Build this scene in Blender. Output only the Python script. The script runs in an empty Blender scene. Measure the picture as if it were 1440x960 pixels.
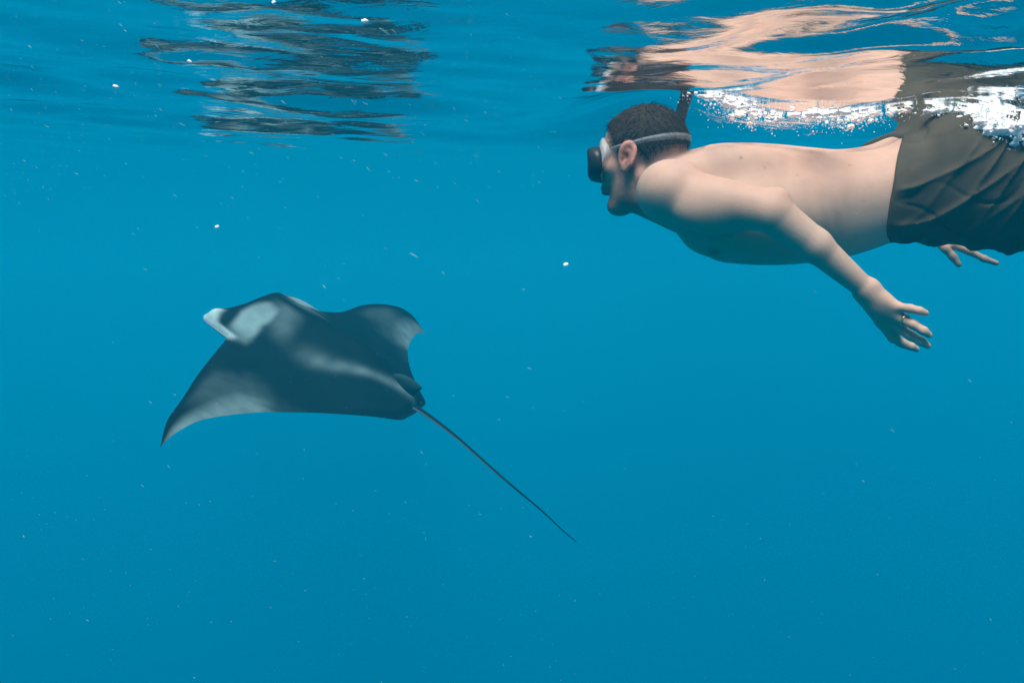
import bpy, bmesh, math, random
import numpy as np
from mathutils import Vector, Matrix

# ------------------------------------------------------------------ camera, world, sun, exposure
scene = bpy.context.scene
COL = scene.collection
R = math.radians

CAM_DEPTH = 0.33                      # metres below the mean sea level (z = 0)
PITCH = math.atan(95 / 1247.0)        # looking slightly down
FOC = 1247.0                          # focal length in photo pixels (photo is 1440 wide)

cam_data = bpy.data.cameras.new("camera")
cam_data.sensor_width = 36.0
cam_data.lens = 36.0 * FOC / 1440.0
cam_data.clip_start = 0.02
cam_data.clip_end = 1000.0
cam = bpy.data.objects.new("camera", cam_data)
cam.location = (0, 0, -CAM_DEPTH)
cam.rotation_euler = (math.pi / 2 - PITCH, 0, 0)
COL.objects.link(cam)
scene.camera = cam

SUN_ELEV, SUN_AZ = R(66), R(194)      # azimuth measured from +Y towards +X : high, a little behind and left of the camera
world = bpy.data.worlds.new("World")
scene.world = world
world.use_nodes = True
wt = world.node_tree
wt.nodes.clear()
sky = wt.nodes.new("ShaderNodeTexSky")
sky.sky_type = 'NISHITA'
sky.sun_disc = False
sky.sun_elevation = SUN_ELEV
sky.sun_rotation = SUN_AZ
bg = wt.nodes.new("ShaderNodeBackground")
bg.inputs["Strength"].default_value = 0.15
wo = wt.nodes.new("ShaderNodeOutputWorld")
wt.links.new(sky.outputs[0], bg.inputs[0])
wt.links.new(bg.outputs[0], wo.inputs[0])

sun_data = bpy.data.lights.new("sun", 'SUN')
sun_data.energy = 4.8
sun_data.angle = R(34)             # the rippled surface spreads the sun's disc
sun_data.color = (1.0, 0.95, 0.88)
sun = bpy.data.objects.new("sun", sun_data)
sd = Vector((math.sin(SUN_AZ) * math.cos(SUN_ELEV), math.cos(SUN_AZ) * math.cos(SUN_ELEV), math.sin(SUN_ELEV)))
sun.rotation_euler = sd.to_track_quat('Z', 'Y').to_euler()
sun.location = sd * 30
COL.objects.link(sun)

scene.view_settings.view_transform = 'Standard'
scene.view_settings.look = 'None'
scene.view_settings.exposure = 0.27
scene.view_settings.gamma = 1.0
scene.cycles.use_denoising = True
scene.cycles.max_bounces = 8
scene.cycles.diffuse_bounces = 3
scene.cycles.glossy_bounces = 3
scene.cycles.transmission_bounces = 4
scene.cycles.transparent_max_bounces = 8
scene.cycles.volume_bounces = 3
scene.cycles.sample_clamp_indirect = 4.0


# ------------------------------------------------------------------ helpers
def P(px, py, d):
    """The 3-D point seen at photo pixel (px, py), d metres in front of the camera."""
    x = (px - 720.0) / FOC * d
    u = (480.0 - py) / FOC * d
    return np.array([x, d * math.cos(PITCH) + u * math.sin(PITCH),
                     -CAM_DEPTH - d * math.sin(PITCH) + u * math.cos(PITCH)])


def link_mesh(name, verts, faces, mat=None, parent=None, smooth=True):
    me = bpy.data.meshes.new(name)
    verts = np.asarray(verts, dtype=np.float32)
    faces = np.asarray(faces, dtype=np.int32)
    n, k = faces.shape
    me.vertices.add(len(verts))
    me.vertices.foreach_set("co", verts.ravel())
    me.loops.add(n * k)
    me.loops.foreach_set("vertex_index", faces.ravel())
    me.polygons.add(n)
    me.polygons.foreach_set("loop_start", np.arange(0, n * k, k, dtype=np.int32))
    me.update(calc_edges=True)
    me.validate()
    me.polygons.foreach_set("use_smooth", np.full(len(me.polygons), smooth, dtype=bool))
    o = bpy.data.objects.new(name, me)
    COL.objects.link(o)
    if mat:
        me.materials.append(mat)
    if parent:
        o.parent = parent
    return o


def set_color(o, name, rgb):
    a = o.data.color_attributes.new(name, 'FLOAT_COLOR', 'POINT')
    rgba = np.ones((len(o.data.vertices), 4), dtype=np.float32)
    rgba[:, :3] = rgb
    a.data.foreach_set("color", rgba.ravel())


def tag(o, label=None, cat=None, group=None, kind=None):
    for k, v in (("label", label), ("category", cat), ("group", group), ("kind", kind)):
        if v:
            o[k] = v
    return o


def new_mat(name):
    m = bpy.data.materials.new(name)
    m.use_nodes = True
    nt = m.node_tree
    b = nt.nodes["Principled BSDF"]
    return m, nt, b


def smoothstep(a, b, x):
    t = np.clip((x - a) / (b - a), 0, 1)
    return t * t * (3 - 2 * t)


def tube(points, radii, n=10, cap=True):
    pts = np.asarray(points, float)
    V, Fc = [], []
    t = np.gradient(pts, axis=0)
    t /= np.linalg.norm(t, axis=1)[:, None]
    up = np.array([0.13, 0.21, 1.0])
    for i, (p, r) in enumerate(zip(pts, radii)):
        a = np.cross(t[i], up); a /= np.linalg.norm(a)
        b = np.cross(a, t[i])
        for k in range(n):
            w = 2 * math.pi * k / n
            V.append(p + r * (math.cos(w) * a + math.sin(w) * b))
    for i in range(len(pts) - 1):
        for k in range(n):
            k2 = (k + 1) % n
            Fc.append((i * n + k, i * n + k2, (i + 1) * n + k2, (i + 1) * n + k))
    if cap:
        V.append(pts[0]); V.append(pts[-1])
        c0, c1 = len(V) - 2, len(V) - 1
        m = (len(pts) - 1) * n
        for k in range(n):
            Fc.append((c0, (k + 1) % n, k, k))
            Fc.append((c1, m + k, m + (k + 1) % n, m + (k + 1) % n))
    return np.array(V), np.array(Fc)


def catm(pts, n=40):
    pts = np.array(pts, float)
    t = np.linspace(0, len(pts) - 1, n)
    i = np.clip(t.astype(int), 0, len(pts) - 2)
    f = (t - i)[:, None]
    g = lambda k: pts[np.clip(k, 0, len(pts) - 1)]
    p0, p1, p2, p3 = g(i - 1), g(i), g(i + 1), g(i + 2)
    return .5 * (2 * p1 + (p2 - p0) * f + (2 * p0 - 5 * p1 + 4 * p2 - p3) * f * f + (3 * p1 - p0 - 3 * p2 + p3) * f ** 3)


def link_mixed(name, V, Fc, mat=None, parent=None, smooth=True):
    me = bpy.data.meshes.new(name)
    faces = [tuple(dict.fromkeys(int(i) for i in f)) for f in Fc]
    me.from_pydata([tuple(v) for v in V], [], faces)
    me.validate()
    me.update()
    me.polygons.foreach_set("use_smooth", np.full(len(me.polygons), smooth, dtype=bool))
    o = bpy.data.objects.new(name, me)
    COL.objects.link(o)
    if mat:
        me.materials.append(mat)
    if parent:
        o.parent = parent
    return o


# ------------------------------------------------------------------ the sea: surface sheet and the body of water
rng = np.random.default_rng(7)
WAVES = []
for lam, amp, cnt in ((2.6, .0100, 4), (1.25, .0060, 6), (.62, .0034, 10), (.33, .0027, 16), (.19, .00155, 22), (.11, .00072, 26), (.065, .00026, 26)):
    for _ in range(cnt):
        L = lam * rng.uniform(.72, 1.35)
        fam = len(WAVES) % 2                                      # ripples run one way on the left, another on the right
        th = R(112 if fam else 70) + rng.normal() * .55
        WAVES.append((fam, 2 * math.pi / L * math.cos(th), 2 * math.pi / L * math.sin(th), rng.uniform(0, 6.283),
                      amp * rng.uniform(.6, 1.3) / math.sqrt(cnt) * 1.5, L))


def sea_height(x, y):
    z = np.zeros_like(x)
    r = np.hypot(x - .1, y - 2.0)
    far_calm = 1 - .92 * smoothstep(1.45, 3.0, np.hypot(x * .8, y))           # farther off the water lies smoother
    left = 1.35 / (1 + np.exp((x - .12) / .16))
    # ripples come in patches, and the water is choppy where the swimmer's hips break it
    patch = .75 + .45 * np.sin(2.1 * x + 1.3 * np.sin(1.7 * y)) * np.sin(2.6 * y + 1.1 * x + .7)
    chop = 1.15 + 3.2 * np.exp(-((x - .64) / .26) ** 2 - ((y - 1.12) / .20) ** 2) + 1.25 * np.exp(-((x - .50) / .5) ** 2 - ((y - 1.38) / .34) ** 2)
    shard = 1 + 1.0 * np.exp(-((x - .42) / .32) ** 2 - ((y - 1.34) / .24) ** 2)
    calm = 1 - .75 * np.exp(-((x - .7) / .55) ** 4 - ((y - 1.93) / .28) ** 4)      # the long swell is damped beside the swimmer
    calm_short = 1 - .45 * np.exp(-((x - .7) / .55) ** 4 - ((y - 1.93) / .20) ** 4)
    for fam, kx, ky, ph, a, L in WAVES:
        w = np.sin(kx * x + ky * y + ph) * a * (left if fam else 1.4142 - .4142 * left - left * .58) * 1.18
        if L < .45:
            if L > .10:
                w *= shard
            w *= patch * chop * calm_short * np.exp(-(r / 3.0) ** 6)
        else:
            w *= calm * np.exp(-(r / 8.0) ** 4)
        z += w * (.85 if L > .45 else 1.0) * far_calm
    z += .068 * np.exp(-(((x - .30) / .19) ** 2 + ((y - 1.99) / .24) ** 2))        # water piled over the swimmer's head
    z += .030 * np.exp(-(((x - .86) / .12) ** 2 + ((y - 1.92) / .22) ** 2))        # and against his hips
    z -= .032 * np.exp(-(((x - 1.10) / .16) ** 2 + ((y - 1.80) / .22) ** 2))
    return z


def axis_points(lo, hi, near_lo, near_hi, step, grow=1.12):
    a = list(np.arange(near_lo, near_hi + 1e-6, step))
    s = step
    while a[-1] < hi:
        s *= grow; a.append(min(a[-1] + s, hi))
    s = step
    while a[0] > lo:
        s *= grow; a.insert(0, max(a[0] - s, lo))
    return np.array(a)


def build_sea():
    xs = axis_points(-90, 90, -1.9, 1.9, .0105)
    ys = axis_points(-90, 90, .75, 4.2, .0105)
    X, Y = np.meshgrid(xs, ys, indexing='ij')
    Z = sea_height(X, Y)
    V = np.stack([X, Y, Z], -1).reshape(-1, 3)
    nx, ny = X.shape
    I = np.arange(nx * ny).reshape(nx, ny)
    Fc = np.stack([I[:-1, :-1], I[1:, :-1], I[1:, 1:], I[:-1, 1:]], -1).reshape(-1, 4)
    m = bpy.data.materials.new("sea_surface")
    m.use_nodes = True
    nt = m.node_tree
    nt.nodes.clear()
    out = nt.nodes.new("ShaderNodeOutputMaterial")
    fr = nt.nodes.new("ShaderNodeFresnel"); fr.inputs["IOR"].default_value = 1.333
    tr = nt.nodes.new("ShaderNodeBsdfTransparent")
    gl = nt.nodes.new("ShaderNodeBsdfGlossy"); gl.inputs["Roughness"].default_value = 0.02
    gl.inputs["Color"].default_value = (1, 1, 1, 1)
    mx = nt.nodes.new("ShaderNodeMixShader")
    # finest ripples, a centimetre or two long
    geo = nt.nodes.new("ShaderNodeNewGeometry")
    mpg = nt.nodes.new("ShaderNodeMapping"); mpg.inputs["Rotation"].default_value = (0, 0, R(12)); mpg.inputs["Scale"].default_value = (14, 26, 1)
    nz = nt.nodes.new("ShaderNodeTexNoise"); nz.inputs["Scale"].default_value = 1.0; nz.inputs["Detail"].default_value = 5
    nz.inputs["Distortion"].default_value = .6
    bp = nt.nodes.new("ShaderNodeBump"); bp.inputs["Strength"].default_value = .15; bp.inputs["Distance"].default_value = .010
    nt.links.new(geo.outputs["Position"], mpg.inputs["Vector"]); nt.links.new(mpg.outputs[0], nz.inputs["Vector"])
    nt.links.new(nz.outputs[0], bp.inputs["Height"])
    nt.links.new(bp.outputs[0], gl.inputs["Normal"]); nt.links.new(bp.outputs[0], fr.inputs["Normal"])
    nt.links.new(fr.outputs[0], mx.inputs[0])
    nt.links.new(tr.outputs[0], mx.inputs[1])
    nt.links.new(gl.outputs[0], mx.inputs[2])
    nt.links.new(mx.outputs[0], out.inputs["Surface"])
    o = link_mesh("sea_surface", V, Fc, m)
    tag(o, "rippled underside of the sea surface mirroring swimmer and ray", "water", kind="structure")


build_sea()


def build_water_body():
    bm = bmesh.new()
    bmesh.ops.create_cube(bm, size=1.0)
    lo, hi = Vector((-95, -95, -70)), Vector((95, 95, .35))
    for v in bm.verts:
        v.co = Vector([lo[i] if v.co[i] < 0 else hi[i] for i in range(3)])
    me = bpy.data.meshes.new("haze")
    bm.to_mesh(me); bm.free()
    o = bpy.data.objects.new("haze", me)
    COL.objects.link(o)
    m = bpy.data.materials.new("sea_water")
    m.use_nodes = True
    nt = m.node_tree
    nt.nodes.clear()
    out = nt.nodes.new("ShaderNodeOutputMaterial")
    pv = nt.nodes.new("ShaderNodeVolumePrincipled")
    pv.inputs["Color"].default_value = (0.0, 0.415, 0.62, 1)
    pv.inputs["Density"].default_value = 0.063
    pv.inputs["Anisotropy"].default_value = 0.0
    pv.inputs["Absorption Color"].default_value = (0, 0, 0, 1)
    nt.links.new(pv.outputs[0], out.inputs["Volume"])
    me.materials.append(m)
    tag(o, "clear blue sea water fading to deep blue all around", "sea water", kind="stuff")


build_water_body()


# ------------------------------------------------------------------ manta ray
def manta_materials():
    m, nt, b = new_mat("manta_skin")
    at = nt.nodes.new("ShaderNodeVertexColor"); at.layer_name = "tint"
    tc = nt.nodes.new("ShaderNodeTexCoord")
    n1 = nt.nodes.new("ShaderNodeTexNoise"); n1.inputs["Scale"].default_value = 15; n1.inputs["Detail"].default_value = 8
    nt.links.new(tc.outputs["Object"], n1.inputs["Vector"])
    mp = nt.nodes.new("ShaderNodeMapRange"); mp.inputs[3].default_value = .5; mp.inputs[4].default_value = 1.5
    nt.links.new(n1.outputs[0], mp.inputs[0])
    mul = nt.nodes.new("ShaderNodeVectorMath"); mul.operation = 'SCALE'
    nt.links.new(at.outputs[0], mul.inputs[0]); nt.links.new(mp.outputs[0], mul.inputs["Scale"])
    nt.links.new(mul.outputs[0], b.inputs["Base Color"])
    b.inputs["Roughness"].default_value = .7
    b.inputs["Specular IOR Level"].default_value = .03
    n2 = nt.nodes.new("ShaderNodeTexNoise"); n2.inputs["Scale"].default_value = 160
    nt.links.new(tc.outputs["Object"], n2.inputs["Vector"])
    bp = nt.nodes.new("ShaderNodeBump"); bp.inputs["Strength"].default_value = .15; bp.inputs["Distance"].default_value = .004
    nt.links.new(n2.outputs[0], bp.inputs["Height"]); nt.links.new(bp.outputs[0], b.inputs["Normal"])
    return m


# pose and bend of this animal: yaw, pitch, roll, place, length and width scale, dihedral curve of each wing, twist of each wing,
# sweep of each wing's edges
MP = np.array([2.8969, -0.4955, -0.1845, -0.8079, 3.7915, -0.6823, 0.8909, 1.1132, -0.0262, 0.8399, -0.7069, -0.558, 0.9313, -1.1255,
               0.0571, -0.6072, -0.0432, -0.0447, -0.0204, 0.0577, 0.1848, 0.1385, 0.1168, 0.097, 0.0797, 0.0529, -0.0685, 0.0167,
               0.1024, 0.2179, 0.3672, 0.2308, 0.1634, 0.1117, 0.081, 0.0485])
M_LE = [(.26, .33), (.42, .30), (.62, .20), (.82, .06), (1.0, -.12), (1.145, -.36)]
M_TE = [(1.145, -.36), (1.02, -.27), (.85, -.22), (.62, -.24), (.40, -.34), (.22, -.46), (.12, -.515), (.06, -.53)]
HALF = 1.145


def rot3(a, b, c):
    ca, sa = math.cos(a), math.sin(a)
    cb, sb = math.cos(b), math.sin(b)
    cc, sc = math.cos(c), math.sin(c)
    return (np.array([[ca, -sa, 0], [sa, ca, 0], [0, 0, 1]]) @ np.array([[cb, 0, sb], [0, 1, 0], [-sb, 0, cb]])
            @ np.array([[1, 0, 0], [0, cc, -sc], [0, sc, cc]]))


def manta_bend(x, y, z, side):
    """Bend a flat wing point (side = +1 left, -1 right, y >= 0)."""
    c = MP[8:11] if side > 0 else MP[11:14]
    S = np.linspace(0, 1, 120)
    A = c[0] * S + c[1] * S ** 2 + c[2] * S ** 4
    Y = np.concatenate([[0], np.cumsum(np.cos(A[:-1]) * np.diff(S))])
    Z = np.concatenate([[0], np.cumsum(np.sin(A[:-1]) * np.diff(S))])
    s = np.clip(y / HALF, 0, 1)
    a = np.interp(s, S, A)
    tw = (MP[14] if side > 0 else MP[15]) * s ** 2
    yy = np.interp(s, S, Y) * HALF - np.sin(a) * z
    zz = np.interp(s, S, Z) * HALF + np.cos(a) * z - np.sin(tw) * x
    return np.stack([x * MP[6], side * yy * MP[7], zz], -1)


def edges_of_wing(side):
    o = MP[16:26] if side > 0 else MP[26:36]
    le = [list(q) for q in M_LE]; te = [list(q) for q in M_TE]
    for i in range(1, 6):
        le[i][1] += o[i - 1]
    te[0][1] = le[5][1]
    for i in range(1, 6):
        te[i][1] += o[4 + i]
    if side < 0:
        head_tip = [(.17, .476), (.205, .474), (.232, .462), (.243, .43), (.26, .33)]
    else:
        head_tip = [(.17, .503), (.200, .513), (.224, .506), (.240, .465), (.26, .33)]
    head = [(0.0, .470), (.07, .474), (.125, .480)] + head_tip
    lead = np.vstack([catm(head, 60)[:-1], catm(le, 120)])
    trail = catm(te[::-1], 160)
    trail = np.vstack([[0, -.535], [.03, -.535], trail])
    return lead, trail


def build_manta():
    root = bpy.data.objects.new("manta_ray", None)
    COL.objects.link(root)
    root.empty_display_size = .2
    Rm = rot3(MP[0], MP[1], MP[2])
    root.matrix_world = Matrix.Translation(Vector(MP[3:6])) @ Matrix(Rm.tolist()).to_4x4()
    tag(root, "dark manta ray with pale shoulder patches gliding through open blue water", "manta ray")
    mat = manta_materials()
    NV, NC = 260, 110
    rows = []
    info = []
    for side in (-1, 1):
        lead, trail = edges_of_wing(side)
        s = np.linspace(0, 1, NV)
        yst = HALF * (1 - (1 - s) ** 1.25) * .9995
        if side < 0:
            yst = yst[::-1]
        else:
            yst = yst[1:]
        # monotone y on both edges
        ly = np.maximum.accumulate(lead[:, 0] + np.arange(len(lead)) * 1e-7)
        ty = np.maximum.accumulate(trail[:, 0] + np.arange(len(trail)) * 1e-7)
        for y in yst:
            xl = np.interp(y, ly, lead[:, 1]); xt = np.interp(y, ty, trail[:, 1])
            rows.append((side, y, xl, max(xl - xt, .004)))
    top, bot = [], []
    tint = []
    w = (1 - np.cos(np.linspace(0, math.pi, NC))) / 2
    for side, y, xl, ch in rows:
        x = xl - ch * w
        # thickness: wing section plus the thick central body
        sec = (2.2 * np.sqrt(np.clip(w, 0, 1)) * (1 - w) ** 1.15 + .02 * (w > 0) * (w < 1))
        wing_t = .030 * (1 - .72 * y / HALF) * np.minimum(1, ch / .25)
        body = np.exp(-(y / .17) ** 2)
        rear = smoothstep(-.56, -.15, x)
        front = smoothstep(0, .10, xl - x)
        body_t = body * (.028 + .085 * rear) * np.minimum(1, w * 7 + .25 * (w > 0)) * smoothstep(0, .05, 1 - w)
        zt = wing_t * sec * .8 + body_t * (.55 + .45 * front)
        # ridge along the back towards the tail
        zt += .020 * np.exp(-(y / .035) ** 2) * smoothstep(.15, -.3, x) * smoothstep(-.535, -.50, x)
        # shoulder bulges between head and wing
        zt += .022 * np.exp(-((y - .20) / .07) ** 2 - ((x - .30) / .13) ** 2)
        zt += .020 * np.exp(-((side * y - .12) / .085) ** 2) * smoothstep(.25, .42, x) * smoothstep(0.0, .03, xl - x)
        zt += .020 * np.exp(-((y - .208) / .030) ** 2 - ((x - .470) / .050) ** 2) * smoothstep(0.0, .03, xl - x)
        zt += .004 * np.exp(-(y / .16) ** 2) * smoothstep(.12, .40, x) * smoothstep(0.0, .03, xl - x)
        zb = -(wing_t * sec * .5 + body_t * .7)
        top.append(manta_bend(x, np.full(NC, y), zt, side))
        bot.append(manta_bend(x, np.full(NC, y), zb, side))
        # markings and painted sheen: charcoal back, pale shoulder patches, pale band on the trailing half of each wing tip, white lips
        dark = np.array([.0025, .007, .009])
        pale = np.array([.17, .29, .29])
        k = np.zeros(NC)
        wob = .03 * np.sin(9 * x + 2.0 * side) + .02 * np.sin(23 * x + y * 17) + .008 * np.sin(61 * x + 3 * np.sin(40 * y))
        # shoulder patch: a crescent that runs from the wing root in to the mid back
        cx = .312 - .35 * np.abs(y - .17)
        pt = smoothstep(.055, .010, np.abs(x - cx + .010 * np.sin(14 * x + 9 * y) + .006 * np.sin(33 * y + 2)) - .035 * smoothstep(.02, .16, y)) * smoothstep(.03, .10, y) * smoothstep(.30, .22, y)
        k = np.maximum(k, .95 * pt)
        pt2 = smoothstep(.12, .0, np.abs(x - .20 + .5 * (y - .1))) * smoothstep(.0, .05, y) * smoothstep(.22, .10, y)
        k = np.maximum(k, .36 * pt2)
        # wing: pale trailing band near the tip, with the wing's light sheen painted in
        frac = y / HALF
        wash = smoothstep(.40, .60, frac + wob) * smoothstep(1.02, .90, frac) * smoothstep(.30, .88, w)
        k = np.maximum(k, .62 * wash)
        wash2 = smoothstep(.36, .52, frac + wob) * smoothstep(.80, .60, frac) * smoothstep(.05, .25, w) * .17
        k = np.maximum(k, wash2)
        # sheen of light along the tail ridge, painted into the skin colour
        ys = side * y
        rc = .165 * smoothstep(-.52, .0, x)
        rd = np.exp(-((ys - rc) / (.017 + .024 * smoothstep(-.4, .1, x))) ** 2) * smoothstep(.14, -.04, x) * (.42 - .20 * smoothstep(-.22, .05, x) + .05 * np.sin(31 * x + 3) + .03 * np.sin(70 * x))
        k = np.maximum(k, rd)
        # lips and lobes
        lip = smoothstep(.060, .015, xl - x) * smoothstep(.165, .20, y) * smoothstep(.30, .25, y)
        lip = np.maximum(lip, smoothstep(.105, .04, xl - x) * smoothstep(.180, .205, y) * smoothstep(.30, .25, y) * smoothstep(.40, .45, x))
        k = np.maximum(k, lip)
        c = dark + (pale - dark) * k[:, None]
        c = c + np.array([.14, .19, .19]) * lip[:, None]
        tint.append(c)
    n = len(rows)
    V = np.concatenate([np.array(top).reshape(-1, 3), np.array(bot)[:, 1:-1].reshape(-1, 3)])
    It = np.arange(n * NC).reshape(n, NC)
    Ib = np.empty((n, NC), int)
    Ib[:, 1:-1] = n * NC + np.arange(n * (NC - 2)).reshape(n, NC - 2)
    Ib[:, 0] = It[:, 0]; Ib[:, -1] = It[:, -1]
    f1 = np.stack([It[:-1, :-1], It[1:, :-1], It[1:, 1:], It[:-1, 1:]], -1).reshape(-1, 4)[:, ::-1]
    f2 = np.stack([Ib[:-1, :-1], Ib[1:, :-1], Ib[1:, 1:], Ib[:-1, 1:]], -1).reshape(-1, 4)
    caps = []
    for r in (0, n - 1):
        q = np.stack([It[r, :-1], It[r, 1:], Ib[r, 1:], Ib[r, :-1]], -1)
        caps.append(q[1:-1])
    body = link_mixed("body", V, np.concatenate([f1, f2] + caps), mat, root)
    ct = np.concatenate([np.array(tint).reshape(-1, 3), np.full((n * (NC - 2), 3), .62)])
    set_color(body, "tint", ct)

    # tail: a long whip from the back edge of the body
    tail_img = [(572, 562), (596, 580), (640, 613), (690, 657), (724, 686), (760, 716), (790, 744), (810, 761)]
    base = MP[3:6] + Rm @ np.array([-.48 * MP[6], 0, .012])
    d0 = base[1] * math.cos(PITCH) - (base[2] + CAM_DEPTH) * math.sin(PITCH)
    tp = np.array([P(a, b, d0 + t) for (a, b), t in zip(tail_img, np.linspace(0, -.30, len(tail_img)))])
    tp[0] = base
    loc = (tp - MP[3:6]) @ Rm
    c = catm(loc, 60)
    s = np.linspace(0, 1, 60)
    rad = .0060 * (1 - s) ** 3 + .0058 * (1 - s) + .0016
    tv, tf = tube(c, rad, 10)
    tl = link_mixed("tail", tv, tf, mat, root)
    # the whip is pale on its lower side near the body
    col = np.tile(np.array([.003, .008, .010]), (len(tv), 1))
    dirn = Rm.T @ np.array([-.55, -.3, -.78])
    cc = np.repeat(c, 10, axis=0)
    up = ((tv[:600] - cc) @ dirn) / np.repeat(rad, 10)
    sr = np.repeat(s, 10)
    k = smoothstep(.45, .85, up) * smoothstep(.62, .35, sr) * smoothstep(.03, .09, sr)
    col[:600] += np.array([.24, .36, .36]) * k[:, None]
    set_color(tl, "tint", col)

    # small dorsal fin at the tail base
    prof = [(-.36, .0), (-.40, .055), (-.455, .088), (-.52, .098), (-.585, .088), (-.572, .060), (-.565, .030), (-.555, 0.0), (-.45, -.01)]
    prof = np.array(prof)
    pc = catm(prof, 34)
    cen = np.array([-.47, .035])
    V, Fc = [], []
    rings = [(1.0, 0.0), (.93, .004), (.6, .009), (.2, .011)]
    for sgn in (1, -1):
        for q, th in rings[(0 if sgn > 0 else 1):]:
            for a in pc:
                p = cen + (a - cen) * q
                V.append(((p[0] + .075) * MP[6], sgn * th * 1.2, p[1] * 1.1 + .016))
    m = len(pc)
    def ring(sgn, i):
        if sgn > 0 or i == 0:
            return i * m
        return (len(rings) + i - 1) * m
    for sgn in (1, -1):
        for i in range(len(rings) - 1):
            a, b = ring(sgn, i), ring(sgn, i + 1)
            for k in range(m - 1):
                f = (a + k, a + k + 1, b + k + 1, b + k)
                Fc.append(f if sgn > 0 else f[::-1])
        a = ring(sgn, len(rings) - 1)
        cidx = len(V); V.append(((cen[0] + .075) * MP[6], sgn * .013, cen[1] * 1.1 + .016))
        for k in range(m - 1):
            Fc.append((a + k, a + k + 1, cidx, cidx))
    fin = link_mixed("dorsal_fin", np.array(V), Fc, mat, root)
    fv = np.array(V)
    edge = smoothstep(.085, .112, fv[:, 2])
    set_color(fin, "tint", np.array([.003, .008, .010]) + edge[:, None] * np.array([.015, .035, .04]))
    return root


build_manta()

# ==PERSON==
# ------------------------------------------------------------------ implicit-surface modelling helpers
def smin(a, b, k):
    h = np.clip(.5 + .5 * (b - a) / k, 0, 1)
    return b * (1 - h) + a * h - k * h * (1 - h)


def smax(a, b, k):
    return -smin(-a, -b, k)


class Cone:
    """Round cone between two points."""
    def __init__(self, a, b, ra, rb, k=.01):
        self.a, self.b = np.array(a, float), np.array(b, float)
        self.ra, self.rb, self.k = ra, rb, k
        self.c = (self.a + self.b) / 2
        self.R = np.linalg.norm(self.b - self.a) / 2 + max(ra, rb)

    def __call__(self, p):
        d = self.b - self.a
        t = np.clip((p - self.a) @ d / (d @ d), 0, 1)
        q = p - self.a - t[:, None] * d
        return np.sqrt((q * q).sum(1)) - (self.ra + (self.rb - self.ra) * t)


class Ell:
    """Ellipsoid, optional axes (rows)."""
    def __init__(self, c, r, axes=None, k=.01):
        self.c = np.array(c, float); self.r = np.array(r, float)
        self.A = np.eye(3) if axes is None else np.array(axes)
        self.k = k; self.R = max(r)

    def __call__(self, p):
        q = (p - self.c) @ self.A.T / self.r
        l = np.sqrt((q * q).sum(1)) + 1e-9
        g = np.sqrt(((q / self.r) ** 2).sum(1)) + 1e-9
        return l * (l - 1) / g


def union(prims, p, c, rb, margin=.07):
    f = np.full(len(p), 1.0)
    for q in prims:
        if np.linalg.norm(q.c - c) - q.R - rb > margin:
            continue
        f = smin(f, q(p), q.k)
    return f


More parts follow.
